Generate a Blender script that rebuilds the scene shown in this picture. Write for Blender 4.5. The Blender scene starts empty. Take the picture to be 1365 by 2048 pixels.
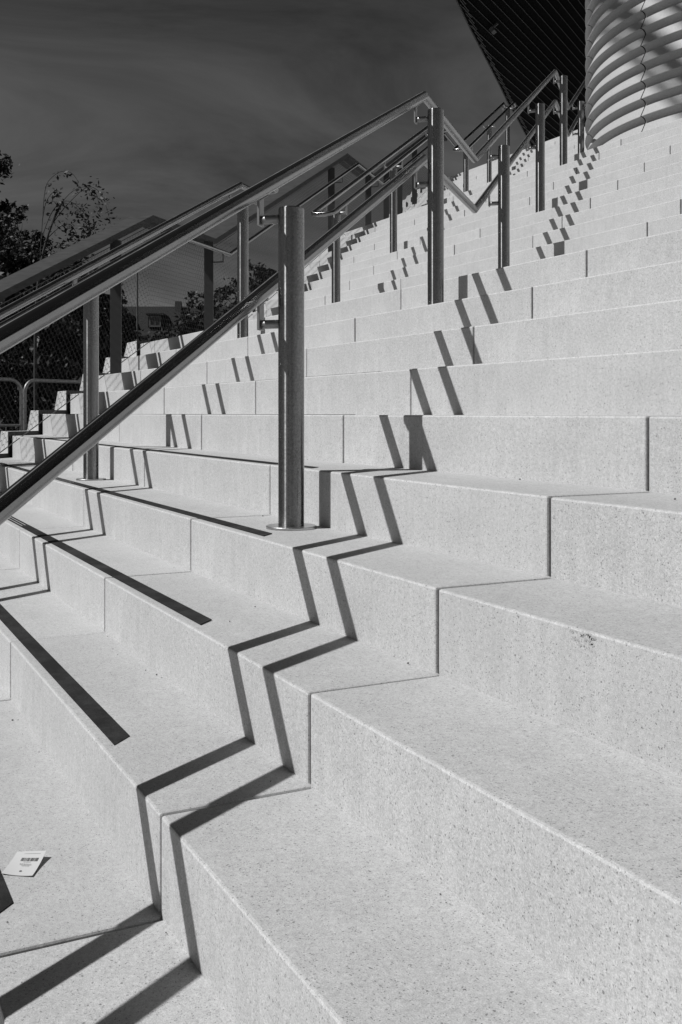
import bpy, bmesh, math, random
from mathutils import Vector, Matrix
R = math.radians
sc = bpy.context.scene
col = sc.collection

# ------------------------------------------------------------------ camera, sky, sun, exposure
EYE = 1.3662                                   # camera height above the lowest landing
cd = bpy.data.cameras.new("camera")
cam = bpy.data.objects.new("camera", cd); col.objects.link(cam)
cam.location = (0, 0, EYE)
cam.rotation_euler = (R(90), 0, R(62.9135))
cd.sensor_fit = 'AUTO'; cd.sensor_width = 36.0
cd.lens = 36.0 * 2065.0 / 2048.0
cd.shift_y = -(1024.0 - 826.7) / 2048.0
cd.clip_start = 0.02; cd.clip_end = 2000
sc.camera = cam

SUN_AZ, SUN_EL = 11.0, 52.3                    # direction the light travels (from +Y towards +X), height
wd = bpy.data.worlds.new("World"); sc.world = wd; wd.use_nodes = True
nt = wd.node_tree; N = nt.nodes; L = nt.links
for n in list(N): N.remove(n)
out = N.new("ShaderNodeOutputWorld"); bg = N.new("ShaderNodeBackground")
sky = N.new("ShaderNodeTexSky"); sky.sky_type = 'NISHITA'; sky.sun_disc = False
sky.sun_elevation = R(SUN_EL); sky.sun_rotation = R(180 + SUN_AZ)
sky.air_density = 1.0; sky.dust_density = 0.3; sky.ozone_density = 1.5
sep = N.new("ShaderNodeSeparateColor")          # monochrome picture: the red record of the sky only
L.new(sky.outputs[0], sep.inputs[0])
tc = N.new("ShaderNodeTexCoord"); mp = N.new("ShaderNodeMapping")
mp.inputs['Rotation'].default_value = (0, 0, R(35)); mp.inputs['Scale'].default_value = (2.0, 1.0, 3.6)
L.new(tc.outputs['Generated'], mp.inputs[0])
nz = N.new("ShaderNodeTexNoise"); nz.inputs['Scale'].default_value = 2.1
nz.inputs['Detail'].default_value = 7; nz.inputs['Roughness'].default_value = 0.6; nz.inputs['Distortion'].default_value = 1.1
L.new(mp.outputs[0], nz.inputs[0])
cr = N.new("ShaderNodeMapRange"); cr.inputs[1].default_value = 0.3; cr.inputs[2].default_value = 0.75
cr.inputs[3].default_value = 0.45; cr.inputs[4].default_value = 1.45      # thin cirrus
L.new(nz.outputs[0], cr.inputs[0])
mu = N.new("ShaderNodeMath"); mu.operation = 'MULTIPLY'
L.new(sep.outputs[0], mu.inputs[0]); L.new(cr.outputs[0], mu.inputs[1])
L.new(mu.outputs[0], bg.inputs[0]); bg.inputs[1].default_value = 0.041
L.new(bg.outputs[0], out.inputs[0])

D = Vector((math.sin(R(SUN_AZ)) * math.cos(R(SUN_EL)), math.cos(R(SUN_AZ)) * math.cos(R(SUN_EL)), -math.sin(R(SUN_EL))))
sd = bpy.data.lights.new("sun", 'SUN'); sd.energy = 5.0; sd.angle = R(0.5); sd.color = (1, 1, 1)
so = bpy.data.objects.new("sun", sd); col.objects.link(so)
so.rotation_euler = D.to_track_quat('-Z', 'Y').to_euler(); so.location = (-4, -10, 14)
vs = sc.view_settings
vs.view_transform = 'Standard'; vs.look = 'None'; vs.exposure = 0.0; vs.gamma = 1.0; vs.use_curve_mapping = False

# ------------------------------------------------------------------ helpers
def px(u, v, w):
    """world point at picture place (u, v) and distance w along the view axis (used to survey real positions)"""
    xr = (u - 682.5) / 2065.0 * w
    return Vector((0.4554 * xr - 0.8903 * w, 0.8903 * xr + 0.4554 * w, EYE - (v - 826.7) / 2065.0 * w))

def tag(o, label=None, cat=None, group=None, kind=None):
    if label: o['label'] = label
    if cat: o['category'] = cat
    if group: o['group'] = group
    if kind: o['kind'] = kind
    return o

def empty(name, loc=(0, 0, 0)):
    o = bpy.data.objects.new(name, None); col.objects.link(o); o.location = loc
    o.empty_display_size = 0.1
    return o

class MB:
    """collects shapes in world coordinates; build() makes ONE mesh object"""
    def __init__(s): s.v = []; s.f = []; s.m = []; s.sm = []; s.ax = []
    def add(s, vs, fs, mat=0, smooth=False, ax=None):
        b = len(s.v); s.v += [tuple(p) for p in vs]
        s.ax += ax if ax else [(0.0, 0.0, 1.0)] * (len(s.v) - b)
        for f in fs: s.f.append([b + i for i in f]); s.m.append(mat); s.sm.append(smooth)
    def prism(s, poly, z0, z1, mat=0, topmat=None):
        n = len(poly)
        s.add([(x, y, z0) for x, y in poly] + [(x, y, z1) for x, y in poly],
              [list(range(n))[::-1]] + [[i, (i + 1) % n, n + (i + 1) % n, n + i] for i in range(n)], mat)
        s.add([(x, y, z1) for x, y in poly], [list(range(n))], mat if topmat is None else topmat)
    def box(s, c, half, ax=None, mat=0):
        c = Vector(c)
        X, Y, Z = ax if ax else (Vector((1, 0, 0)), Vector((0, 1, 0)), Vector((0, 0, 1)))
        vs = [c + X * half[0] * i + Y * half[1] * j + Z * half[2] * k for k in (-1, 1) for j in (-1, 1) for i in (-1, 1)]
        s.add(vs, [(0, 2, 3, 1), (4, 5, 7, 6), (0, 1, 5, 4), (2, 6, 7, 3), (0, 4, 6, 2), (1, 3, 7, 5)], mat)
    def tube(s, pts, r, n=20, sharp=(), caps=True, mat=0, r1=None):
        pts = [Vector(p) for p in pts]; m = len(pts)
        dirs = [(pts[i + 1] - pts[i]).normalized() for i in range(m - 1)]
        up = Vector((0, 0, 1)) if abs(dirs[0].z) < 0.95 else Vector((1, 0, 0))
        a = dirs[0].cross(up).normalized(); prev = None
        rings = []
        for i in range(m):
            d = dirs[0] if i == 0 else dirs[-1] if i == m - 1 else (dirs[i - 1] + dirs[i]).normalized()
            din = dirs[max(i - 1, 0)]
            a = (a - din * a.dot(din)).normalized(); b = din.cross(a)
            rr = r if r1 is None else r + (r1 - r) * i / (m - 1)
            ring = []
            for k in range(n):
                t = 2 * math.pi * k / n
                p = a * math.cos(t) * rr + b * math.sin(t) * rr
                q = p - din * (p.dot(d) / din.dot(d)) if 0 < i < m - 1 else p
                ring.append(pts[i] + q)
            rings.append(ring)
        seg = [[0]]
        for i in range(1, m):
            seg[-1].append(i)
            if i in sharp and i < m - 1: seg.append([i])
        for sg in seg:
            vs = [p for i in sg for p in rings[i]]
            def tang(i):
                if i == sg[0]: return dirs[min(i, m - 2)]
                if i == sg[-1]: return dirs[i - 1]
                return (dirs[i - 1] + dirs[i]).normalized()
            axs = [tuple(tang(i)) for i in sg for _ in range(n)]
            fs = [(j * n + k, (j + 1) * n + k, (j + 1) * n + (k + 1) % n, j * n + (k + 1) % n) for j in range(len(sg) - 1) for k in range(n)]
            s.add(vs, [f[::-1] for f in fs], mat, True, axs)
        if caps:
            s.add(rings[0], [list(range(n))], mat); s.add(rings[-1], [list(range(n))[::-1]], mat)
    def build(s, name, mats, parent=None, bevel=0.0, seg=2, origin=None):
        me = bpy.data.meshes.new(name)
        o0 = Vector(origin) if origin is not None else Vector((0, 0, 0))
        me.from_pydata([tuple(Vector(p) - o0) for p in s.v], [], s.f)
        for m in (mats if isinstance(mats, (list, tuple)) else [mats]): me.materials.append(m)
        at_ = me.attributes.new('axis', 'FLOAT_VECTOR', 'POINT'); at_.data.foreach_set('vector', [c for a in s.ax for c in a])
        me.polygons.foreach_set('material_index', s.m)
        me.polygons.foreach_set('use_smooth', s.sm)
        bm = bmesh.new(); bm.from_mesh(me); 
        if bevel > 0:
            bmesh.ops.remove_doubles(bm, verts=bm.verts, dist=1e-6)
        bmesh.ops.recalc_face_normals(bm, faces=bm.faces)
        bm.to_mesh(me); bm.free(); me.update()
        o = bpy.data.objects.new(name, me); col.objects.link(o); o.location = o0
        if parent is not None:
            o.parent = parent; o.matrix_parent_inverse = Matrix.Translation(-world_loc(parent))
        if bevel > 0:
            bv = o.modifiers.new('edge', 'BEVEL'); bv.width = bevel; bv.segments = seg; bv.limit_method = 'ANGLE'; bv.angle_limit = R(35)
            bv.harden_normals = False
        return o

def world_loc(o):
    p = Vector(o.location)
    while o.parent is not None:
        p = Vector(o.location) if False else p
        o = o.parent
        break
    return p

# ------------------------------------------------------------------ materials (monochrome)
def mat(name, base=0.5, rough=0.6, metal=0.0, spec=0.5):
    m = bpy.data.materials.new(name); m.use_nodes = True
    b = m.node_tree.nodes['Principled BSDF']
    b.inputs['Base Color'].default_value = (base, base, base, 1)
    b.inputs['Roughness'].default_value = rough; b.inputs['Metallic'].default_value = metal
    b.inputs['Specular IOR Level'].default_value = spec
    return m

def nodes(m): return m.node_tree.nodes, m.node_tree.links, m.node_tree.nodes['Principled BSDF']

def noise(m, scale, detail=3, rough=0.5, coord='Object', stretch=None):
    n, l, b = nodes(m)
    t = n.new('ShaderNodeTexCoord'); x = n.new('ShaderNodeTexNoise')
    x.inputs['Scale'].default_value = scale; x.inputs['Detail'].default_value = detail; x.inputs['Roughness'].default_value = rough
    if stretch:
        mpn = n.new('ShaderNodeMapping'); mpn.inputs['Scale'].default_value = stretch
        l.new(t.outputs[coord], mpn.inputs[0]); l.new(mpn.outputs[0], x.inputs[0])
    else: l.new(t.outputs[coord], x.inputs[0])
    return x.outputs[0]

def ramp(m, sock, a, b_, c, d):
    n, l, b = nodes(m); r = n.new('ShaderNodeMapRange')
    for i, v in enumerate((a, b_, c, d)): r.inputs[i + 1].default_value = v
    l.new(sock, r.inputs[0]); return r.outputs[0]

def mult(m, a, b_):
    n, l, b = nodes(m); x = n.new('ShaderNodeMath'); x.operation = 'MULTIPLY'
    for i, s in enumerate((a, b_)):
        if isinstance(s, (int, float)): x.inputs[i].default_value = s
        else: l.new(s, x.inputs[i])
    return x.outputs[0]

def concrete(name, base, fleck=0.5):
    m = mat(name, base, 0.72, 0, 0.3); n, l, b = nodes(m)
    fine = ramp(m, noise(m, 480, 3, 0.8), 0.3, 0.7, 0.72, 1.22)
    grain = ramp(m, noise(m, 120, 2, 0.6), 0.3, 0.7, 0.88, 1.09)
    big = ramp(m, noise(m, 2.3, 5, 0.6), 0.3, 0.7, 0.92, 1.06)
    mid = ramp(m, noise(m, 17, 4, 0.65), 0.3, 0.7, 0.96, 1.04)
    streak = ramp(m, noise(m, 6, 4, 0.6, stretch=(6, 6, 0.6)), 0.35, 0.72, 1.02, 0.925)
    t = n.new('ShaderNodeTexCoord')
    wob = n.new('ShaderNodeTexNoise'); wob.inputs['Scale'].default_value = 300; l.new(t.outputs['Object'], wob.inputs['Vector'])
    sc_ = n.new('ShaderNodeVectorMath'); sc_.operation = 'SCALE'; sc_.inputs['Scale'].default_value = 0.006; l.new(wob.outputs['Color'], sc_.inputs[0])
    ad = n.new('ShaderNodeVectorMath'); ad.operation = 'ADD'; l.new(t.outputs['Object'], ad.inputs[0]); l.new(sc_.outputs[0], ad.inputs[1])
    acc = None
    for scale, lo, rad, dk in ((330, 0.62, 0.46, fleck), (170, 0.84, 0.34, fleck), (60, 0.94, 0.13, 0.45)):
        vo = n.new('ShaderNodeTexVoronoi'); vo.inputs['Scale'].default_value = scale; l.new(ad.outputs[0], vo.inputs['Vector'])
        sp = n.new('ShaderNodeSeparateColor'); l.new(vo.outputs['Color'], sp.inputs[0])      # only some cells carry a dark grain
        size = ramp(m, sp.outputs[0], lo, 1.0, 0.0, rad)
        lt = n.new('ShaderNodeMath'); lt.operation = 'LESS_THAN'; l.new(vo.outputs['Distance'], lt.inputs[0]); l.new(size, lt.inputs[1])
        d_ = ramp(m, lt.outputs[0], 0, 1, 1.0, dk)
        acc = d_ if acc is None else mult(m, acc, d_)
    scuff = ramp(m, noise(m, 3.2, 6, 0.65, stretch=(0.5, 3.2, 1)), 0.56, 0.74, 1.0, 1.09)
    geo = n.new('ShaderNodeNewGeometry')                 # no two blocks are quite the same tone
    big = mult(m, mult(m, big, scuff), ramp(m, geo.outputs['Random Per Island'], 0, 1, 0.945, 1.05))
    v = mult(m, mult(m, mult(m, fine, big), mult(m, acc, grain)), mult(m, mult(m, mid, streak), base))
    l.new(v, b.inputs['Base Color'])
    bp = n.new('ShaderNodeBump'); bp.inputs['Strength'].default_value = 0.3; bp.inputs['Distance'].default_value = 0.0015
    l.new(mult(m, fine, acc), bp.inputs['Height']); l.new(bp.outputs[0], b.inputs['Normal'])
    return m

M_riser = concrete('concrete_riser', 0.49)
M_tread = concrete('concrete_tread', 0.40)
M_mortar = mat('joint_mortar', 0.012, 0.9, 0, 0.1)
M_grip = mat('grip_strip', 0.018, 0.9, 0, 0.12)
_g, _l, _b = nodes(M_grip)
_l.new(mult(M_grip, ramp(M_grip, noise(M_grip, 420, 3, 0.7), 0.3, 0.75, 0.5, 1.9), ramp(M_grip, noise(M_grip, 9, 5, 0.7), 0.4, 0.75, 0.013, 0.034)), _b.inputs['Base Color'])

def steel(name, base, rough, speck):
    """tube polished round its girth: the sheen spreads along the tube's axis"""
    m = mat(name, base, rough, 1.0); n, l, b = nodes(m)
    a = n.new('ShaderNodeAttribute'); a.attribute_name = 'axis'
    l.new(a.outputs['Vector'], b.inputs['Tangent'])
    b.inputs['Anisotropic'].default_value = 1.0
    g = ramp(m, noise(m, 150, 4, 0.75), 0.35, 0.7, 1.0, 1.0 - speck)
    h = ramp(m, noise(m, 7, 3, 0.6), 0.3, 0.7, 0.9, 1.05)
    l.new(mult(m, mult(m, g, h), base), b.inputs['Base Color'])
    l.new(ramp(m, noise(m, 12, 3, 0.6), 0.3, 0.7, rough * 0.9, rough * 1.12), b.inputs['Roughness'])
    return m
M_post = steel('brushed_steel_post', 0.30, 0.26, 0.5)
M_rail = steel('steel_rail', 0.26, 0.16, 0.06)
M_flange = mat('flange_steel', 0.5, 0.3, 1.0)
M_brk = mat('bracket_steel', 0.28, 0.5, 1.0)
M_paint = mat('dark_painted_steel', 0.035, 0.45)
M_cap = mat('cap_rail', 0.035, 0.6, 0, 0.3)
_n = noise(M_cap, 8, 4, 0.6, stretch=(1, 1, 6)); M_cap.node_tree.links.new(ramp(M_cap, _n, 0.3, 0.7, 0.02, 0.045), M_cap.node_tree.nodes['Principled BSDF'].inputs['Base Color'])
M_wire = mat('steel_wire', 0.10, 0.5, 0.3)
M_black = mat('black_stringer', 0.008, 0.6)
M_card = mat('paper_card', 0.46, 0.6)
M_ink = mat('printed_ink', 0.09, 0.7)

# ------------------------------------------------------------------ the stair survey
RZ = 0.17
def Yk(k):
    if -7 <= k <= 4: return (5.834 + k) * 0.28728
    if k < -7: return -1.1663 * 0.28728 - 1.2
    if k <= 16: return 4.027 + (k - 5) * 0.28
    if k <= 28: return 8.32 + (k - 17) * 0.28
    return 12.62 + (k - 29) * 0.28
def Zk(k): return (k + 8) * RZ
def tread_at(y):
    k = -8
    while k < 28 and y >= Yk(k + 1): k += 1
    return k
EDGE = -7.0                                    # left end of every step: X + Y = EDGE
S2 = math.sqrt(0.5)
UP = Vector((-S2, S2, 0))                      # plan direction of the handrails going up the stair
LEFT = Vector((-S2, -S2, 0))
P1 = Vector((-2.8441, 1.2858, 0))              # the big near post
TOPK = 28
XR = 4.2

# ------------------------------------------------------------------ staircase
stair = empty('staircase', (-3, 3, 0))
tag(stair, 'broad pale concrete staircase of long stone blocks climbing to the right', 'staircase')
for k in range(-8, TOPK + 1):
    y0 = Yk(k); y1 = Yk(k + 1) if k < TOPK else 30.0
    if k == -8: y0 = -6.0
    z = Zk(k)
    shift = -0.0125 * (min(k, 4) + 4)
    xl0, xl1 = EDGE - y0, EDGE - y1
    joints = [-1.712 + shift + 1.503 * i for i in range(-22, 5)]
    joints = [j for j in joints if j > xl0 + 0.25 and j < XR - 0.2]
    b = MB(); g = 0.0034
    edges = joints + [XR]
    low = z - 0.30
    rnd = random.Random(k)
    xs = [None] + joints; gs = [rnd.uniform(0.0040, 0.0058) for _ in range(len(joints) + 2)]
    for i, xe in enumerate(edges):
        a = xs[i]; dz = rnd.uniform(-0.0011, 0.0009); dy = rnd.uniform(0, 0.002)
        yb = y1 + 0.009
        if a is None: poly = [(xl0, y0 + dy), (xe - gs[i + 1], y0 + dy), (xe - gs[i + 1], yb), (xl1 + 0.001, yb)]
        else: poly = [(a + gs[i], y0 + dy), (xe - gs[i + 1], y0 + dy), (xe - gs[i + 1], yb), (a + gs[i], yb)]
        n = 4
        b.prism(poly, low, z + dz, 0, 1)
    st = b.build('step', [M_riser, M_tread, M_mortar], stair, bevel=0.0048, seg=2, origin=(-3, y0, z))
    c = MB()
    if joints:
        c.box(((joints[0] + XR) / 2, (y0 + y1) / 2 + 0.012, z - 0.178), ((XR - joints[0]) / 2 + 0.02, (y1 - y0) / 2 - 0.004, 0.118))
        c.build('joint_mortar', M_mortar, st)
    # grip strips on the tread, set back from the nosing
    if k < TOPK and k > -8:
        s0, s1 = y0 + 0.027, y0 + 0.072
        gm = MB()
        A, B = -1.555, -4.02
        gm.prism([(B - s0, s0), (A - s0, s0), (A - s1, s1), (B - s1, s1)], z + 0.0005, z + 0.0022)
        gm.build('grip_strip', M_grip, st)
        gm = MB()
        for q in range(3):
            a0 = s0 + q * 0.0175; a1 = a0 + 0.010
            gm.prism([(-6.35 - a0, a0), (B - a0 - 0.0005, a0), (B - a1 - 0.0005, a1), (-6.35 - a1, a1)], z + 0.0005, z + 0.002)
        gm.build('grip_lines', M_grip, st)

# a chipped spot on one nosing
b = MB(); rnd = random.Random(3); zc, yc = Zk(-2), Yk(-2)
for q in range(26):
    cx_ = -1.29 + rnd.gauss(0, 0.016); cz_ = -0.014 + min(rnd.gauss(0, 0.006), 0.007); r_ = rnd.uniform(0.0015, 0.006)
    n_ = rnd.randint(5, 8)
    b.add([(cx_ + r_ * rnd.uniform(.5, 1.3) * math.cos(a * 2 * math.pi / n_), yc - 0.0006, zc + cz_ + 0.6 * r_ * rnd.uniform(.5, 1.3) * math.sin(a * 2 * math.pi / n_)) for a in range(n_)], [list(range(n_))])
chip_parent = [c for c in stair.children if abs(c.location.z - Zk(-2)) < 1e-4][0]
b.build('chip', concrete('chipped_concrete', 0.38), chip_parent)

# black zigzag stringer plate and pale coping along the left end
b = MB(); cp = MB()
off = 0.003
for k in range(-7, TOPK):
    y0, y1, z = Yk(k), Yk(k + 1), Zk(k)
    t = 0.03
    ya, yb = y0 - 0.03, y1 - 0.03 - 0.0005
    # strip over the tread: plan parallelogram just outside EDGE
    pl = [(EDGE - off - ya, ya), (EDGE - off - yb, yb), (EDGE - off - 0.02 - yb, yb), (EDGE - off - 0.02 - ya, ya)]
    b.prism(pl, z - 0.62, z + 0.034)
    e0 = EDGE - off - 0.022
    w0, w1 = 0.085, 0.13                       # battered outside: narrower at the top
    z0c, z1c = z - 0.5, z + 0.030
    w0 = 0.34; w1 = w0 + 0.15 * (z1c - z0c) / 0.17
    q0 = [(e0 - ya - 0.002, ya), (e0 - yb - 0.002, yb)]
    vs_ = [(q0[0][0], ya, z1c), (q0[1][0], yb, z1c), (q0[1][0] - w0, yb, z1c), (q0[0][0] - w0, ya, z1c),
           (q0[0][0], ya, z0c), (q0[1][0], yb, z0c), (q0[1][0] - w1, yb, z0c), (q0[0][0] - w1, ya, z0c)]
    cp.add(vs_, [(0, 1, 2, 3), (4, 7, 6, 5), (0, 3, 7, 4), (1, 5, 6, 2), (3, 2, 6, 7), (0, 4, 5, 1)])
b.build('stringer_plate', M_black, stair); cp.build('edge_coping', M_riser, stair, bevel=0.004)
# flank wall under the left end
b = MB()
pts = []
for k in range(-7, TOPK):
    y0, y1, z = Yk(k), Yk(k + 1), Zk(k) - 0.45
    e = EDGE - 0.30
    b.add([(e - y0, y0, -0.6), (e - y1, y1, -0.6), (e - y1, y1, max(z, -0.55)), (e - y0, y0, max(z, -0.55)),
           (e + 0.05 - y0, y0, -0.6), (e + 0.05 - y1, y1, -0.6), (e + 0.05 - y1, y1, max(z, -0.55)), (e + 0.05 - y0, y0, max(z, -0.55))],
          [(0, 1, 2, 3), (4, 7, 6, 5), (3, 2, 6, 7)])
y = Yk(TOPK)
b.box((XR - 0.2, 12, 1.2), (0.15, 12, 1.5))
b.build('flank_wall', M_riser, stair)

# ------------------------------------------------------------------ handrails
RR, PR = 0.0225, 0.0393
FL = [dict(s0=-2.63, z0=-0.438, s1=2.162, z1=1.60), dict(s0=3.54, z0=1.603, s1=8.16, z1=3.613), dict(s0=9.55, z0=3.617, s1=14.17, z1=5.62)]
def rail_z(s):
    for f in FL:
        if s <= f['s1']:
            if s < f['s0']: return f['z0'] + EYE
            return f['z0'] + (f['z1'] - f['z0']) * (s - f['s0']) / (f['s1'] - f['s0']) + EYE
    return FL[-1]['z1'] + EYE
POSTS = [[-2.08, 0.0, 1.98], [4.075, 6.06, 8.02], [10.125, 12.1, 14.05]]

def make_post(root, base, s, rails, lift=0.0):
    """steel post with flange; rails = list of (drop below the upper rail, side)"""
    P = base + UP * s
    k = tread_at(P.y); zb = Zk(k); zt = zb + 0.966
    b = MB()
    b.tube([(P.x, P.y, zb + 0.004), (P.x, P.y, zt - 0.003)], PR, 40, caps=False)
    n = 40
    ring = [(P.x + PR * math.cos(2 * math.pi * i / n), P.y + PR * math.sin(2 * math.pi * i / n), zt - 0.003) for i in range(n)]
    ring2 = [(P.x + (PR - 0.003) * math.cos(2 * math.pi * i / n), P.y + (PR - 0.003) * math.sin(2 * math.pi * i / n), zt) for i in range(n)]
    b.add(ring + ring2, [(i, (i + 1) % n, n + (i + 1) % n, n + i) for i in range(n)] + [list(range(n, 2 * n))])
    p = b.build('post', M_post, root, origin=(P.x, P.y, zb))
    f = MB(); fr = 0.0765
    for r0, z0, r1, z1, sm in ((fr, 0.0006, fr, 0.006, True), (fr, 0.006, fr - 0.002, 0.008, False), (fr - 0.002, 0.008, PR + 0.0005, 0.008, False)):
        c0 = [(P.x + r0 * math.cos(2 * math.pi * i / 48), P.y + r0 * math.sin(2 * math.pi * i / 48), zb + z0) for i in range(48)]
        c1 = [(P.x + r1 * math.cos(2 * math.pi * i / 48), P.y + r1 * math.sin(2 * math.pi * i / 48), zb + z1) for i in range(48)]
        f.add(c0 + c1, [(i, (i + 1) % 48, 48 + (i + 1) % 48, 48 + i) for i in range(48)], 0, sm)
    f.build('base_flange', M_flange, p)
    for drop, side, offs in rails:
        zr = rail_z(s) - drop + lift
        zbar = zr - 0.092
        q = LEFT * side
        b = MB()
        c0 = Vector((P.x, P.y, zbar)) + q * (PR - 0.003); c1 = Vector((P.x, P.y, zbar)) + q * (offs - 0.004)
        b.tube([c0, c1], 0.0135, 20)
        st = Vector((P.x, P.y, 0)) + q * offs
        zm = (zr - RR + 0.002 + zbar - 0.018) / 2; hh = (zr - RR + 0.002 - zbar + 0.018) / 2
        b.box((st.x, st.y, zm), (0.019, 0.0045, hh), (UP, LEFT, Vector((0, 0, 1))))
        sl = None
        for ff in FL:
            if ff['s0'] <= s <= ff['s1']: sl = (ff['z1'] - ff['z0']) / (ff['s1'] - ff['s0'])
        sl = sl or 0.0
        ax = (UP + Vector((0, 0, sl))).normalized(); up = ax.cross(LEFT).normalized()
        if up.z < 0: up = -up
        b.box(Vector((st.x, st.y, zr)) - up * (RR + 0.0012), (0.036, 0.010, 0.0022), (ax, LEFT, up))
        b.build('bracket', M_brk, p, bevel=0.0015, seg=1)
    return p

def at(base, s, off, z): 
    p = base + UP * s + LEFT * off
    return Vector((p.x, p.y, z))

# row 1: one long run, two rails on its left side
OFF = 0.10
row1 = empty('handrail', at(P1, -2.08, 0, Zk(-7)))
tag(row1, 'nearest steel handrail with thick round posts and an upper and a lower rail', 'handrail', 'steel handrails on the stair')
for grp in POSTS:
    for s in grp: make_post(row1, P1, s, [(0, 1, OFF), (0.318, 1, OFF)])
for drop, lab in ((0.0, 'upper rail'), (0.318, 'lower rail')):
    path = [at(P1, -3.3, OFF, FL[0]['z0'] + EYE - drop)]
    for f in FL:
        path += [at(P1, f['s0'], OFF, f['z0'] + EYE - drop), at(P1, f['s1'], OFF, f['z1'] + EYE - drop)]
    path.append(at(P1, 14.6, OFF, FL[2]['z1'] + EYE - drop))
    b = MB(); b.tube(path, RR, 32, sharp=set(range(1, len(path) - 1)))
    o = b.build('rail', M_rail, row1); o['label'] = lab

# row 2: one closed loop of tube round each flight's posts
P2 = P1 + Vector((-2.521, 0, 0))
LABS = ['steel loop handrail of the lowest flight, behind the nearest handrail',
        'steel loop handrail of the middle flight, its bright bend beside the nearest post',
        'small steel loop handrail of the highest flight, before the black wing']
O2 = 0.097
for i, f in enumerate(FL):
    h = empty('handrail', at(P2, POSTS[i][0], 0, Zk(tread_at((P2 + UP * POSTS[i][0]).y))))
    tag(h, LABS[i], 'handrail', 'steel handrails on the stair')
    for s in POSTS[i]: make_post(h, P2, s, [(0, 1, O2), (0, -1, O2)], 0.046)
    sl = (f['z1'] - f['z0']) / (f['s1'] - f['s0'])
    s0 = f['s0'] + 0.16; z0 = rail_z(s0)
    zt = f['z1'] + EYE; s1 = f['s1'] + 0.26
    pts = []
    # top bend (left side to right side), lower bend
    def arc(s, z, slope, sgn):
        r = 0.075; o = []
        for q in range(0, 7):
            a = math.pi / 2 * q / 6
            o.append((s + sgn * (r * math.sin(a)), O2 - r + r * math.cos(a)))
        return o
    lo = arc(s0 + 0.06, 0, 0, -1)
    up_ = arc(s1 - 0.075, 0, 0, 1)
    seqL = [(s, y) for s, y in reversed(lo)]                      # from the middle of the lower bend to the left side
    loop = seqL + [(f['s1'], O2)] + up_ + [(s, -y) for s, y in reversed(up_)] + [(f['s1'], -O2)] + [(s, -y) for s, y in lo]
    def zz(s): return (zt if s >= f['s1'] else f['z0'] + EYE + sl * (s - f['s0'])) + 0.046
    path = [at(P2, s, y, zz(s)) for s, y in loop]
    path.append(path[0].copy())
    ks = [j for j, (s, y) in enumerate(loop) if abs(s - f['s1']) < 1e-6]
    b = MB(); b.tube(path, RR, 24, sharp=set(ks), caps=False)
    b.build('rail', M_rail, h)

# row 3: guard with wide cap, flat posts, wire net and a tube handrail on brackets
C_POST, C_NET, C_TUBE, C_CAP = -6.54, -6.66, -6.31, -6.70
def atc(c, y, z): return Vector((c - y, y, z))
P3 = Vector((C_POST - P1.y, P1.y, 0))
guard = empty('guard_rail', atc(C_POST, Yk(-7) + 0.15, Zk(-7)))
tag(guard, 'dark guard at the far left edge with a wide cap, flat posts and wire net', 'guard rail')
CAPH = 0.215
def s_of(y): return (y - P1.y) / S2
def cap_path(dz):
    pts = [at(P3, -3.3, 0, FL[0]['z0'] + EYE + dz)]
    for f in FL: pts += [at(P3, f['s0'] + 0.0, 0, f['z0'] + EYE + dz), at(P3, f['s1'], 0, f['z1'] + EYE + dz)]
    pts.append(at(P3, 15.2, 0, FL[2]['z1'] + EYE + dz))
    return pts
b = MB(); pp = cap_path(CAPH)
capo = (C_POST - C_CAP) * S2
sec = [(capo - 0.12, -0.03), (capo + 0.12, -0.03), (capo + 0.12, 0.03), (capo - 0.12, 0.03)]
for i in range(len(pp) - 1):
    vs_ = []
    for p in (pp[i], pp[i + 1]): vs_ += [Vector((p.x, p.y, p.z)) + LEFT * a + Vector((0, 0, c)) for a, c in sec]
    b.add(vs_, [(0, 1, 5, 4), (1, 2, 6, 5), (2, 3, 7, 6), (3, 0, 4, 7)])
b.build('cap_rail', M_cap, guard)
b = MB(); pt = [Vector((p.x, p.y, p.z)) - LEFT * ((C_TUBE - C_POST) * S2) for p in cap_path(0.07)]
b.tube(pt, RR, 20, sharp=set(range(1, len(pt) - 1))); b.build('rail', M_rail, guard)
def post_y(u, c):
    a = (u - 682.5) / 2065.0
    dx, dy = 0.4554 * a - 0.8903, 0.8903 * a + 0.4554
    return c * dy / (dx + dy)
ys = [post_y(232, C_POST), post_y(418, C_POST), post_y(663, C_POST), post_y(737, C_POST)]
gap = ys[0] - 1.38
allY = [post_y(-60, C_POST), post_y(-60, C_POST) - 1.3] + ys + [ys[2] + 1.3 + 1.4, 8.6, 10.0, 11.3]
for y in allY:
    p = atc(C_POST, y, 0); k = tread_at(y); zb = Zk(k)
    zt = rail_z(s_of(y)) + CAPH - 0.028
    b = MB(); b.box((p.x, p.y, (zb + zt) / 2), (0.048, 0.012, (zt - zb) / 2), (Vector((0.4554, 0.8903, 0)), Vector((-0.8903, 0.4554, 0)), Vector((0, 0, 1))))
    po = b.build('post', M_paint, guard, bevel=0.002, seg=1)
    b = MB(); zr = rail_z(s_of(y)) + 0.07; e = p - LEFT * ((C_TUBE - C_POST) * S2)
    b.tube([(p.x, p.y, zr - 0.1), (e.x, e.y, zr - 0.1), (e.x, e.y, zr - RR + 0.003)], 0.007, 8, sharp={1})
    b.build('bracket', M_paint, po)
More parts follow.
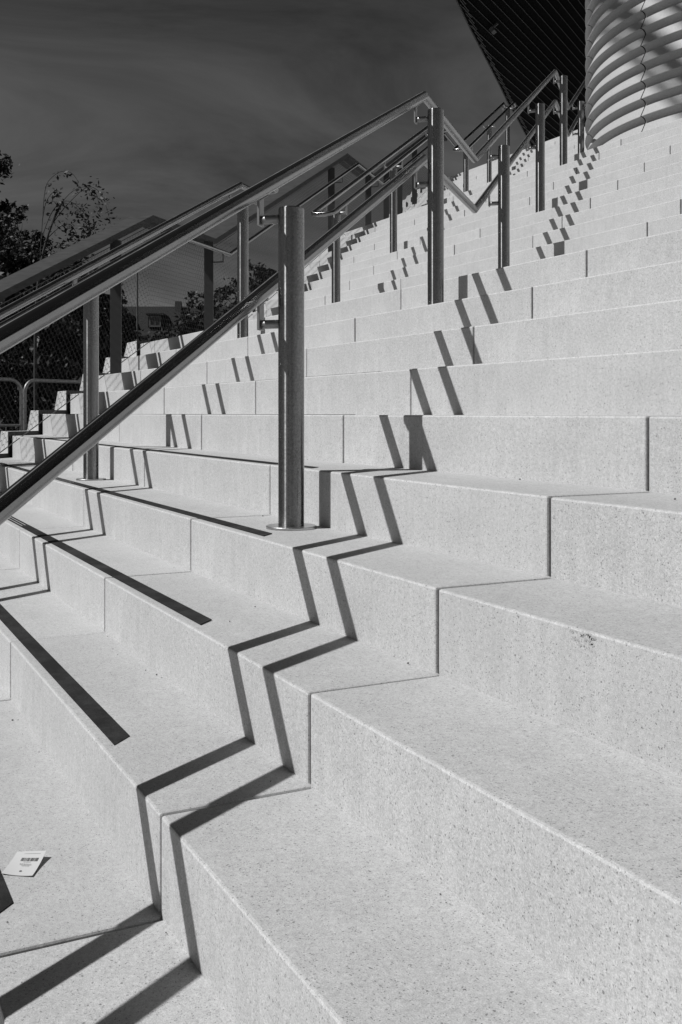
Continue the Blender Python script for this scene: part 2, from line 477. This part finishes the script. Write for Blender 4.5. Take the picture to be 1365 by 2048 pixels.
# net: two families of thin wires between the tread line and the cap, sheared with the slope
net = MB()
def netwire(p, q, r=0.0009):
    d = (q - p).normalized(); a = d.cross(LEFT).normalized() * r; b_ = LEFT * r
    vs_ = [p + a, p - a * 0.5 + b_ * 0.87, p - a * 0.5 - b_ * 0.87, q + a, q - a * 0.5 + b_ * 0.87, q - a * 0.5 - b_ * 0.87]
    net.add(vs_, [(0, 1, 4, 3), (1, 2, 5, 4), (2, 0, 3, 5)])
PN = Vector((C_NET - P1.y, P1.y, 0))
def net_lo(s): return rail_z(s) - 0.93
def net_hi(s): return rail_z(s) + CAPH - 0.06
knots = [-3.2] + [x for f in FL for x in (f['s0'], f['s1'])] + [14.9]
STEP, RISE = 0.05, 1.0
for i in range(len(knots) - 1):
    a, c = knots[i], knots[i + 1]
    Hh = net_hi(a) - net_lo(a)
    sp = Hh * 0.62                           # run of one wire over the full height
    n = int((c - a + sp) / STEP) + 1
    for fam in (0, 1):
        for j in range(n):
            x = a - sp + STEP * j
            t0 = max(0, (a - x) / sp); t1 = min(1, (c - x) / sp)
            if t1 - t0 < 0.02: continue
            f0, f1 = (t0, t1) if fam == 0 else (1 - t0, 1 - t1)
            sA, sB = x + sp * t0, x + sp * t1
            sA = min(max(sA, a), c); sB = min(max(sB, a), c)
            netwire(at(PN, sA, 0, net_lo(sA) + Hh * f0), at(PN, sB, 0, net_lo(sB) + Hh * f1))
    slope = Vector((UP.x, UP.y, (rail_z(c) - rail_z(a)) / (c - a))).normalized()
    vstep = STEP * Hh / sp / 2; row = 0
    while row * vstep < Hh:
        x = a + (STEP / 2 if row % 2 else 0)
        while x < c:
            p = at(PN, x, 0, net_lo(x) + row * vstep); netwire(p - slope * 0.012, p + slope * 0.012, 0.0021); x += STEP
        row += 1
    net.tube([at(PN, a, 0, net_lo(a)), at(PN, c, 0, net_lo(c))], 0.004, 6)
    net.tube([at(PN, a, 0, net_hi(a)), at(PN, c, 0, net_hi(c))], 0.004, 6)
net.build('wire_net', M_wire, guard)

# ------------------------------------------------------------------ price tag lying on a tread
k = -5
def on(u, v, lift=0.0):
    zt = Zk(k) + lift
    w = (EYE - zt) * 2065.0 / (v - 826.7)
    p = px(u, v, w); return Vector((p.x, p.y, zt))
n1, n2 = on(65, 1754, 0.001), on(3, 1749, 0.001)
f1, f2 = on(93, 1703, 0.012), on(35, 1705, 0.008)
def card(a, t):                                 # a across 0..1 (n2->n1), t along 0..1
    p = (n2.lerp(n1, a)).lerp(f2.lerp(f1, a), t)
    p.z = Zk(k) + 0.0016 + 0.011 * t * t * (0.75 + 0.35 * a) + 0.002 * (1 - t) * (1 - 2 * a) ** 2
    return p
b = MB(); nx, ny = 8, 10
vs_ = [card(i / nx, j / ny) for j in range(ny + 1) for i in range(nx + 1)]
fs_ = [(j * (nx + 1) + i, j * (nx + 1) + i + 1, (j + 1) * (nx + 1) + i + 1, (j + 1) * (nx + 1) + i) for j in range(ny) for i in range(nx)]
b.add(vs_, fs_, 0, True)
b.add([v - Vector((0, 0, 0.0006)) for v in vs_], [f[::-1] for f in fs_], 0, True)
tagc = b.build('price_tag', M_card, None, origin=n2)
tag(tagc, 'small white paper tag with a barcode lying on a pale tread', 'paper tag')
def ink(a0, a1, t0, t1, mb):
    e = Vector((0, 0, 0.0004))
    mb.add([card(a0, t0) + e, card(a1, t0) + e, card(a1, t1) + e, card(a0, t1) + e], [(0, 1, 2, 3)])
b = MB(); rnd = random.Random(5); a = 0.3
while a < 0.86:
    wdt = rnd.choice((0.008, 0.014, 0.022)); ink(a, a + wdt, 0.62, 0.75, b); a += wdt + rnd.choice((0.008, 0.012, 0.02))
b.build('barcode', M_ink, tagc)
b = MB()
for t, x0, x1 in ((0.58, 0.42, 0.66), (0.50, 0.34, 0.72), (0.46, 0.36, 0.74), (0.42, 0.44, 0.7)):
    x = x0
    while x < x1:
        w_ = rnd.uniform(0.02, 0.06); ink(x, min(x + w_, x1), t, t + 0.014, b); x += w_ + 0.012
b.build('printed_text', M_ink, tagc)
b = MB(); ink(0.3, 0.85, 0.90, 0.908, b); b.build('printed_line', mat('faint_ink', 0.2, 0.7), tagc)
b = MB(); c0 = card(0.52, 0.2); e1 = (card(0.6, 0.2) - card(0.5, 0.2)).normalized(); e2 = (card(0.52, 0.3) - card(0.52, 0.2)).normalized()
b.add([c0 + Vector((0, 0, 0.0005)) + e1 * 0.0028 * math.cos(t * math.pi / 8) + e2 * 0.0028 * math.sin(t * math.pi / 8) for t in range(16)], [list(range(16))])
b.build('hole', M_ink, tagc)

# loose grit that has blown to the foot of the risers
rnd = random.Random(17); b = MB()
for q in range(110):
    k = rnd.choice((-6, -5, -5, -4, -4, -3, -3, -2, -1)); x = rnd.uniform(-4.2, 0.6)
    y = Yk(k + 1) - 0.006 - abs(rnd.gauss(0, 0.02)) if rnd.random() < 0.7 else rnd.uniform(Yk(k) + 0.03, Yk(k + 1) - 0.02)
    r_ = rnd.uniform(0.0008, 0.0022) if q % 12 else 0.0032; c = Vector((x, y, Zk(k) + r_ * 0.5 + 0.001))
    pts = [c + Vector((rnd.uniform(.6, 1.4) * r_ * dx, rnd.uniform(.6, 1.4) * r_ * dy, r_ * dz * 0.7)) for dx, dy, dz in ((1, 0, 0), (0, 1, 0), (-1, 0, 0), (0, -1, 0), (0, 0, 1), (0, 0, -1))]
    b.add(pts, [(0, 1, 4), (1, 2, 4), (2, 3, 4), (3, 0, 4), (1, 0, 5), (2, 1, 5), (3, 2, 5), (0, 3, 5)])
tag(b.build('grit', mat('dark_grit', 0.06, 0.9)), 'scattered dark grit lying on the pale treads', 'grit', kind='stuff')

# ------------------------------------------------------------------ ribbed round tower on the landing
M_tower = mat('tower_cladding', 0.36, 0.6, 0, 0.3)
_n = noise(M_tower, 60, 4, 0.6); M_tower.node_tree.links.new(ramp(M_tower, _n, 0.3, 0.7, 0.31, 0.38), M_tower.node_tree.nodes['Principled BSDF'].inputs['Base Color'])
TC = Vector((-8.04, 10.36, 0)); TR = 2.62; TIER = 0.1835; AMP = 0.062
tower = empty('tower', (TC.x, TC.y, Zk(16)))
tag(tower, 'round pale tower wrapped in overlapping ribbed rings, at the top right', 'tower')
seam0 = math.atan2(-2.0, 1.0)
ps = px(1290, 200, 10.78); seam0 = math.atan2(ps.y - TC.y, ps.x - TC.x)
segs = []                                       # each tier: sloping face down to a lip, then a curved underside
zb = 3.358; nt_ = 33
for i in range(nt_):
    z = zb + i * TIER
    face = [(AMP, z + 0.006)] + [(AMP * (1 - q / 5), z + 0.006 + (TIER - 0.062) * q / 5) for q in range(1, 6)]
    zt_ = z + TIER - 0.056
    under = [(0.0, zt_)] + [(AMP * (1 - math.cos(q / 6 * math.pi / 2)), zt_ + 0.056 * math.sin(q / 6 * math.pi / 2)) for q in range(1, 7)]
    lip = [(AMP, z + TIER), (AMP, z + TIER + 0.006)]
    segs += [face, under, lip]
npan = 12; gapa = 0.016 / TR
for pnl in range(npan):
    a0 = seam0 + 2 * math.pi * pnl / npan + gapa / 2; a1 = seam0 + 2 * math.pi * (pnl + 1) / npan - gapa / 2
    b = MB(); ns = 16
    for prof in segs:
        vs_ = [(TC.x + (TR + o) * math.cos(a0 + (a1 - a0) * j / ns), TC.y + (TR + o) * math.sin(a0 + (a1 - a0) * j / ns), z) for o, z in prof for j in range(ns + 1)]
        fs_ = [(i * (ns + 1) + j, i * (ns + 1) + j + 1, (i + 1) * (ns + 1) + j + 1, (i + 1) * (ns + 1) + j) for i in range(len(prof) - 1) for j in range(ns)]
        b.add(vs_, fs_, 0, True)
    o = b.build('cladding_panel', M_tower, tower)
    for p in o.data.polygons: p.use_smooth = True
b = MB(); ns = 64
c0 = [(TC.x + (TR - 0.03) * math.cos(2 * math.pi * j / ns), TC.y + (TR - 0.03) * math.sin(2 * math.pi * j / ns)) for j in range(ns)]
b.prism(c0, zb, zb + nt_ * TIER); b.build('core', M_black, tower)

# ------------------------------------------------------------------ dark leaning roof wing of the building behind
M_clad = mat('black_cladding', 0.0025, 0.7, 0, 0.05)
M_fin = mat('grey_seam', 0.04, 0.5)
wing = empty('building_wing', px(1120, 300, 30))
tag(wing, 'black overhanging building wing with thin pale seams above the top steps', 'building')
hdir = Vector((-0.5725, 0.8197, 0)).normalized()
Bp, Tp = px(1058, 282, 26.0), px(905, -20, 18.4)
nrm = hdir.cross(Tp - Bp).normalized()
if nrm.z > 0: nrm = -nrm
def onplane(u, v):
    o = Vector((0, 0, EYE)); d = px(u, v, 1.0) - o
    return o + d * ((Bp - o).dot(nrm) / d.dot(nrm))
outl = [(882, -75), (913, 0), (943, 62), (976, 125), (1000, 172), (1016, 206), (1033, 234), (1058, 282), (1085, 345)]
ep = [onplane(*q) for q in outl]; far = [onplane(1340, 345), onplane(1340, -80)]
poly = ep + far; n_ = len(poly)
cen = sum(poly, Vector()) / n_
topv = [cen + (p - cen) * 0.8 - nrm * 0.9 for p in poly]
rim = [p - nrm * 0.05 for p in poly]
b = MB()
b.add(poly + rim + topv, [list(range(n_)), list(range(2 * n_, 3 * n_))] + [[i, (i + 1) % n_, n_ + (i + 1) % n_, n_ + i] for i in range(n_)]
      + [[n_ + i, n_ + (i + 1) % n_, 2 * n_ + (i + 1) % n_, 2 * n_ + i] for i in range(n_)])
b.build('soffit', M_clad, wing)
b = MB(); sdir = nrm.cross(hdir).normalized()
gapv = abs((onplane(1064, 0) - onplane(1042, 0)).dot(sdir))
edges_ = [(poly[i], poly[(i + 1) % n_]) for i in range(n_)]
vals = [(p - Bp).dot(sdir) for p in poly]
t = min(vals) + gapv * 0.5
while t < max(vals):
    hits = []
    for p, q in edges_:
        a, c = (p - Bp).dot(sdir), (q - Bp).dot(sdir)
        if (a - t) * (c - t) < 0: hits.append(p.lerp(q, (t - a) / (c - a)))
    if len(hits) == 2:
        m_ = (hits[0] + hits[1]) / 2; ln = (hits[1] - hits[0]).length / 2 - 0.1
        if ln > 0.1: b.box(m_ + nrm * 0.012, (ln, 0.006, 0.012), (hdir, sdir, nrm))
    t += gapv
b.build('seam', M_fin, wing)
b = MB()
for i in range(len(ep) - 1): b.tube([ep[i], ep[i + 1]], 0.014, 8)
b.build('edge_trim', M_fin, wing)
b = MB()                                        # lattice of short bars just inside the edge
for i in range(len(ep) - 1):
    for q in range(5):
        p = ep[i].lerp(ep[i + 1], (q + 0.1) / 5) + hdir * 0.28 + nrm * 0.02; e = ep[i].lerp(ep[i + 1], (q + 0.75) / 5) + hdir * 0.62 + nrm * 0.02
        b.tube([p, e], 0.011, 5)
b.build('lattice_bar', M_fin, wing)
lp = onplane(981, 53) + nrm * 0.10
b = MB(); b.box(lp, (0.07, 0.04, 0.05), (hdir, sdir, nrm)); b.box(lp - nrm * 0.05 + sdir * 0.05, (0.015, 0.1, 0.02), (hdir, sdir, nrm)); b.build('floodlight', mat('lamp_housing', 0.10, 0.5), wing, bevel=0.006)

# the dark block of the same building stands on the top landing, right of the picture: the rails mirror it
b = MB(); b.prism([(-9.5, 13.6), (16, 11.5), (18, 28), (-9.5, 28)], 6.15, 17.0)
b.build('facade', M_clad, wing)
# unseen free-floating bars, added to throw the soft diagonal shadow on the tower rings
def tower_hit(u, v):
    o = Vector((0, 0, EYE)); d = px(u, v, 1.0) - o
    ox, oy = o.x - TC.x, o.y - TC.y; r_ = TR + 0.03
    A_ = d.x ** 2 + d.y ** 2; B_ = ox * d.x + oy * d.y; C_ = ox ** 2 + oy ** 2 - r_ ** 2
    return o + d * ((-B_ - math.sqrt(B_ * B_ - A_ * C_)) / A_)
for (u0, v0), (u1, v1), wd_ in (((1251, 98), (1320, 170), 0.10), ((1262, 40), (1345, 125), 0.20), ((1330, -12), (1362, 21), 0.14)):
    a, c = tower_hit(u0, v0) - D * 17, tower_hit(u1, v1) - D * 17
    d = (c - a).normalized(); sd_ = d.cross(D).normalized(); m_ = (a + c) / 2
    b = MB(); b.box(m_ - d * 0.2, ((c - a).length * 0.5 + 1.1, wd_ / 2, 0.06), (d, sd_, d.cross(sd_)))
    b.build('shadow_bar', M_clad, wing)

# ------------------------------------------------------------------ ground outside
M_ground = mat('ground', 0.05, 0.9)
_n = noise(M_ground, 1.2, 6, 0.65); M_ground.node_tree.links.new(ramp(M_ground, _n, 0.3, 0.7, 0.03, 0.075), M_ground.node_tree.nodes['Principled BSDF'].inputs['Base Color'])
def sstep(a, b_, x):
    t = min(max((x - a) / (b_ - a), 0), 1); return t * t * (3 - 2 * t)
def ground_z(x, y):
    c = x + y
    out_ = sstep(-6.0, -7.0, c) if c > -8 else 1.0
    z = 0.65 * max(sstep(-1.5, 2.3, y) * out_, sstep(-7.4, -9.3, c) * sstep(-9, -6, y))
    return z - 0.03
def axis(lim, fine, lo, hi):
    a = []; x = lo
    while x < hi: a.append(x); x += fine
    st = fine; x = lo; left = []
    while x > -lim: st *= 1.5; x -= st; left.append(x)
    st = fine; x = hi; right = []
    while x < lim: right.append(x); st *= 1.5; x += st
    return sorted(left) + a + right
gx, gy = axis(900, 0.5, -22, 8), axis(900, 0.5, -8, 16)
b = MB(); vs_ = [(x, y, ground_z(x, y)) for y in gy for x in gx]; W_ = len(gx)
b.add(vs_, [(j * W_ + i, j * W_ + i + 1, (j + 1) * W_ + i + 1, (j + 1) * W_ + i) for j in range(len(gy) - 1) for i in range(W_ - 1)], 0, True)
tag(b.build('ground', M_ground), kind='structure')

# ------------------------------------------------------------------ crowd barriers
M_galv = mat('galvanised_tube', 0.22, 0.45, 0.7)
def barrier(p, q, label):
    base = p.copy(); base.z = ground_z(p.x, p.y)
    r = empty('crowd_barrier', base); tag(r, label, 'barrier', 'crowd barriers beside the stair')
    d = (q - p); d.z = 0; Ln = d.length; d.normalize(); zb_ = base.z; H = 1.1; rc = 0.13
    def P(s, z): return Vector((p.x, p.y, zb_ + z)) + d * s
    pth = [P(0, 0.02)] + [P(rc - rc * math.cos(a * math.pi / 12), H - rc + rc * math.sin(a * math.pi / 12)) for a in range(7)]
    pth += [P(Ln - rc + rc * math.sin(a * math.pi / 12), H - rc + rc * math.cos(a * math.pi / 12)) for a in range(7)] + [P(Ln, 0.02)]
    b = MB(); b.tube(pth, 0.019, 12); b.tube([P(0.0, 0.62), P(Ln, 0.62)], 0.014, 10); b.tube([P(0, 0.18), P(Ln, 0.18)], 0.014, 10)
    b.build('frame', M_galv, r)
    b = MB(); nb = int(Ln / 0.16)
    for i in range(1, nb): b.tube([P(Ln * i / nb, 0.18), P(Ln * i / nb, 0.62)], 0.007, 6)
    b.build('bar', M_galv, r)
    side = Vector((-d.y, d.x, 0))
    for s in (0.25, Ln - 0.25):
        b = MB(); m_ = P(s, 0.03); b.tube([m_ - side * 0.28, m_ + Vector((0, 0, 0.06)), m_ + side * 0.28], 0.012, 8); b.tube([m_ + Vector((0, 0, 0.06)), P(s, 0.18)], 0.012, 8); b.build('foot', M_galv, r)
pb = px(43, 750, 10.9); pa = px(-260, 745, 9.9)
barrier(pa, pb, 'crowd barrier cut by the left picture edge, with a rounded tube frame')
pc = px(50, 752, 11.0); pd = px(300, 762, 12.6)
barrier(pc, pd, 'second crowd barrier partly hidden behind the wire net and the stair edge')

# ------------------------------------------------------------------ trees and shrubs
M_bark = mat('bark', 0.03, 0.9)
def leafmat(name, lo, hi):
    m = mat(name, lo, 0.6, 0, 0.3); m.node_tree.links.new(ramp(m, noise(m, 3, 3, 0.6), 0.3, 0.7, lo, hi), m.node_tree.nodes['Principled BSDF'].inputs['Base Color'])
    return m
M_leaf = leafmat('dark_leaves', 0.007, 0.02); M_leaf2 = leafmat('shrub_leaves', 0.008, 0.024)
def leaf(b, p, size, rnd):
    a = Vector((rnd.gauss(0, 1), rnd.gauss(0, 1), rnd.gauss(0, 0.8))).normalized()
    c = a.cross(Vector((rnd.gauss(0, 1), rnd.gauss(0, 1), rnd.gauss(0, 1)))).normalized()
    s = size * rnd.uniform(0.6, 1.3)
    b.add([p - a * s, p + c * s * 0.45, p + a * s, p - c * s * 0.45], [(0, 1, 2, 3)])
def cluster_tree(name, label, cat, base, clumps, leaf_size, nper, seed, trunk_r, mleaf, group):
    """base point, clumps = [(centre, radius)]; trunk with limbs to the clumps, leaves through their volume"""
    rnd = random.Random(seed)
    t = empty(name, base); tag(t, label, cat, group)
    b = MB(); top = sum((c for c, r in clumps), Vector()) / len(clumps)
    fork = base.lerp(Vector((base.x * 0.6 + top.x * 0.4, base.y * 0.6 + top.y * 0.4, top.z)), 0.45)
    b.tube([base - Vector((0, 0, 0.1)), base.lerp(fork, 0.5) + Vector((0.05, 0.03, 0)), fork], trunk_r, 10, r1=trunk_r * 0.7)
    for c, r in clumps:
        mid = fork.lerp(c, 0.5) + Vector((rnd.uniform(-.2, .2), rnd.uniform(-.2, .2), rnd.uniform(0, .3))) * r
        b.tube([fork, mid, c], trunk_r * 0.4, 6, r1=trunk_r * 0.08)
        for q in range(5):
            e = c + Vector((rnd.gauss(0, 1), rnd.gauss(0, 1), rnd.gauss(0, 1))).normalized() * r * 0.95
            b.tube([mid.lerp(c, 0.7), e], trunk_r * 0.1, 4, r1=trunk_r * 0.03)
    b.build('trunk', M_bark, t)
    b = MB()
    for c, r in clumps:
        subs = []
        for q in range(14):
            v = Vector((rnd.gauss(0, 1), rnd.gauss(0, 1), rnd.gauss(0, 0.85))).normalized() * r * rnd.uniform(0.35, 1.0)
            subs.append((c + v, r * rnd.uniform(0.18, 0.42)))
        for q in range(nper):
            sc_, sr = rnd.choice(subs)
            v = Vector((rnd.gauss(0, 0.5), rnd.gauss(0, 0.5), rnd.gauss(0, 0.45))) * sr
            leaf(b, sc_ + v, leaf_size, rnd)
    b.build('crown', mleaf, t)
    return t
def gpt(u, w): 
    p = px(u, 800, w); p.z = ground_z(p.x, p.y); return p
G = 'trees and shrubs beyond the stair'
cl = [(px(u, v, w), r) for u, v, w, r in ((-150, 330, 22, 1.45), (-140, 520, 22, 1.7), (-60, 480, 22.4, 0.85), (-35, 560, 22, 0.8), (-190, 680, 22, 1.6), (-55, 330, 21.6, 0.85), (-5, 520, 22, 0.6), (30, 590, 22, 0.6), (-30, 440, 22, 0.5), (-170, 200, 22, 1.3))]
cluster_tree('leafy_tree', 'dark leafy tree cut by the left picture edge', 'tree', gpt(-150, 22), cl, 0.062, 2600, 1, 0.2, M_leaf, G)
cl = [(px(u, v, w), r) for u, v, w, r in ((-20, 690, 17, 0.75), (70, 660, 17.3, 0.75), (150, 700, 17.6, 0.7), (20, 610, 17, 0.5), (110, 750, 17, 0.7), (205, 740, 18, 0.55), (30, 770, 17, 0.7), (-60, 760, 17, 0.8), (100, 600, 17.5, 0.42), (60, 720, 19, 0.9), (150, 660, 19, 0.8), (190, 790, 19, 0.8), (90, 800, 19, 0.8), (0, 800, 19, 0.9), (215, 690, 19, 0.5), (160, 610, 18.5, 0.4), (40, 530, 18.5, 0.4), (95, 560, 18.5, 0.35), (150, 575, 18.5, 0.35), (195, 590, 18.5, 0.3), (215, 640, 18.5, 0.35))]
cluster_tree('dense_shrub', 'dense dark shrub filling the space behind the wire net', 'shrub', gpt(80, 17.2), cl, 0.075, 1500, 2, 0.09, M_leaf2, G)

rb = random.Random(21)
cl = [(px(u, v, w), r) for u, v, w, r in ((15, 470, 19, 0.42), (50, 500, 19, 0.40), (15, 545, 19, 0.5), (70, 560, 19, 0.45), (110, 540, 19.4, 0.36), (145, 520, 19.6, 0.26), (165, 560, 19.4, 0.36), (205, 570, 19.4, 0.32), (120, 600, 19, 0.5), (180, 620, 19, 0.45), (40, 620, 19, 0.6), (85, 480, 19.2, 0.22), (225, 610, 19.6, 0.3), (30, 430, 19.4, 0.25))]
cluster_tree('leafy_shrub', 'loose leafy shrub with sky showing through, above the dark cap of the guard', 'shrub', gpt(100, 19.2), cl, 0.042, 620, 8, 0.06, M_leaf2, G)

# arching sapling with long drooping twigs
rnd = random.Random(11)
sb = gpt(72, 15.5); t = empty('drooping_tree', sb)
tag(t, 'slender tree with thin arching twigs drooping against the sky', 'tree', G)
W0 = 15.5
stems = [[(72, 800), (70, 640), (80, 530), (100, 455), (125, 405)], [(80, 530), (85, 440), (90, 370), (108, 350), (125, 341), (145, 345), (158, 365)],
         [(100, 455), (125, 420), (150, 393), (175, 371), (195, 378), (208, 396), (214, 418), (222, 448)], [(100, 455), (118, 410), (150, 376), (180, 372), (196, 390), (200, 430)],
         [(82, 480), (100, 430), (118, 405), (140, 400), (165, 420), (182, 448), (195, 470)], [(92, 480), (120, 452), (140, 446), (152, 462), (160, 490)],
         [(125, 405), (150, 410), (172, 440), (186, 465)], [(85, 440), (92, 400), (112, 378), (120, 384)], [(80, 500), (110, 492), (140, 490), (165, 500)],
         [(74, 560), (50, 500), (35, 470), (20, 480)], [(74, 580), (110, 540), (140, 530), (170, 545)], [(74, 560), (95, 520), (125, 505), (150, 515)], [(72, 620), (110, 590), (150, 580), (190, 600)]]
b = MB(); lf = MB()
for i, st in enumerate(stems):
    w = W0 + (0 if i == 0 else rnd.uniform(-0.5, 0.5))
    pts = [px(u, v, W0 + (w - W0) * j / (len(st) - 1)) for j, (u, v) in enumerate(st)]
    if i == 0: pts[0].z = sb.z - 0.05
    # smooth
    for _ in range(2):
        q = [pts[0]]
        for a_, c_ in zip(pts[:-1], pts[1:]): q += [a_.lerp(c_, 0.25), a_.lerp(c_, 0.75)]
        q.append(pts[-1]); pts = q
    b.tube(pts, 0.03 if i == 0 else 0.007, 6, r1=0.010 if i == 0 else 0.0025)
    nl = 30 if i in (1, 3, 7) else 110
    for q in range(nl):
        f = rnd.uniform(0.35, 1.0) if i else rnd.uniform(0.5, 1)
        j = min(int(f * (len(pts) - 1)), len(pts) - 2)
        p = pts[j].lerp(pts[j + 1], rnd.random())
        c_ = 0.03 if i in (1, 3, 7) else 0.085
        leaf(lf, p + Vector((rnd.gauss(0, c_), rnd.gauss(0, c_), rnd.gauss(-0.04, c_))), 0.036, rnd)
b.build('trunk', M_bark, t); lf.build('crown', M_leaf2, t)
cl = [(px(u, v, w), r) for u, v, w, r in ((390, 635, 60, 1.3), (420, 620, 60, 1.2), (365, 655, 60, 0.9), (405, 660, 60, 1.4), (430, 660, 60, 1.3))]
cluster_tree('round_tree', 'small round tree right of the house roof', 'tree', gpt(400, 60), cl, 0.16, 420, 3, 0.16, M_leaf, G)
cl = [(px(u, v, w), r) for u, v, w, r in ((470, 580, 48, 0.95), (510, 560, 48, 0.9), (535, 550, 48, 0.7), (545, 590, 48, 0.9), (490, 620, 48, 1.2), (530, 640, 48, 1.2), (450, 640, 48, 0.9))]
cluster_tree('broad_tree', 'far broad tree seen between the two nearest rail posts', 'tree', gpt(500, 48), cl, 0.13, 380, 4, 0.16, M_leaf, G)
cl = [(px(u, v, w), r) for u, v, w, r in ((300, 690, 40, 0.8), (335, 700, 40, 0.8), (270, 705, 40, 0.7), (370, 690, 40, 0.8), (240, 690, 40, 0.9), (215, 670, 40, 1.0))]
cluster_tree('low_shrub', 'low dark shrub in front of the far house', 'shrub', gpt(300, 40), cl, 0.11, 330, 6, 0.08, M_leaf2, G)

# ------------------------------------------------------------------ far house with dormers, and a pole
M_roof = mat('roof_tiles', 0.02, 0.8, 0, 0.2); M_wall = mat('house_wall', 0.05, 0.8); M_win = mat('window_glass', 0.03, 0.2); M_frame = mat('white_frame', 0.12, 0.5); M_brick = mat('chimney_brick', 0.04, 0.8)
_n = noise(M_roof, 5, 3, 0.6, stretch=(1, 1, 4)); M_roof.node_tree.links.new(ramp(M_roof, _n, 0.3, 0.7, 0.008, 0.016), M_roof.node_tree.nodes['Principled BSDF'].inputs['Base Color'])
WH = 90.0
hx = Vector((0.4554, 0.8903, 0)); hw = Vector((-0.8903, 0.4554, 0)); UZ = Vector((0, 0, 1))
hc = px(310, 700, WH + 5); hc.z = 0.0
house = empty('house', hc); tag(house, 'far house with a dark roof and two dormer windows', 'house')
def H(a, d, z): return hc + hx * a + hw * d + UZ * z
def zof(v, w=WH): return EYE - (v - 826.7) / 2065.0 * w
ze, zr_ = zof(668), zof(613, WH + 5)
HL, HD = 6.6, 5.0
b = MB(); b.box(H(0, 0, ze / 2), (HL, HD - 0.3, ze / 2), (hx, hw, UZ))
b.add([H(-HL, -HD + .3, ze), H(-HL, HD - .3, ze), H(-HL, 0, zr_ - 0.2), H(HL, -HD + .3, ze), H(HL, HD - .3, ze), H(HL, 0, zr_ - 0.2)], [(0, 2, 1), (3, 4, 5)])
b.build('wall', M_wall, house)
b = MB()
for sgn in (-1, 1):
    vs_ = [H(-HL - .3, sgn * HD, ze - 0.15), H(HL + .3, sgn * HD, ze - 0.15), H(HL + .3, 0, zr_), H(-HL - .3, 0, zr_)]
    b.add(vs_ + [v - UZ * 0.2 for v in vs_], [(0, 1, 2, 3), (7, 6, 5, 4), (0, 4, 5, 1), (1, 5, 6, 2), (3, 7, 4, 0)])
roof = b.build('roof', M_roof, house)
b = MB(); b.box(H((362 - 310) / 2065 * WH, -0.6, zof(606) - 0.6), (0.28, 0.28, 1.2), (hx, hw, UZ)); b.build('chimney', M_brick, roof)
for u in (258, 328):
    a = (u - 310) / 2065 * WH; zc = zof(641)
    b = MB(); b.box(H(a, -2.6, zc), (0.62, 1.6, 0.55), (hx, hw, UZ)); b.box(H(a, -2.7, zc + 0.62), (0.78, 1.7, 0.07), (hx, hw, UZ))
    dm = b.build('dormer', M_roof, house)
    b = MB()
    for sx, sz, wx, wz in ((0, 0.43, 0.5, 0.06), (0, -0.43, 0.5, 0.06), (-0.46, 0, 0.05, 0.45), (0.46, 0, 0.05, 0.45), (0, 0, 0.03, 0.45)):
        b.box(H(a + sx, -4.24, zc + sz), (wx, 0.03, wz), (hx, hw, UZ))
    b.build('window_frame', M_frame, dm)
    b = MB(); b.box(H(a, -4.215, zc), (0.47, 0.01, 0.43), (hx, hw, UZ)); b.build('window_pane', M_win, dm)
for a in (-4.5, -1.5, 1.5, 4.5):
    b = MB(); b.box(H(a, -HD + 0.28, 2.4 if ze > 4 else ze * 0.5), (0.5, 0.04, 0.7), (hx, hw, UZ)); b.build('window', M_win, house)
pp_ = gpt(275, 38)
b = MB(); ztop = px(275, 545, 38).z; b.tube([pp_, Vector((pp_.x, pp_.y, ztop))], 0.055, 8, r1=0.03); 
pole = b.build('pole', mat('pole_paint', 0.06, 0.6), None, origin=pp_); tag(pole, 'thin dark pole standing up in front of the far house', 'pole')
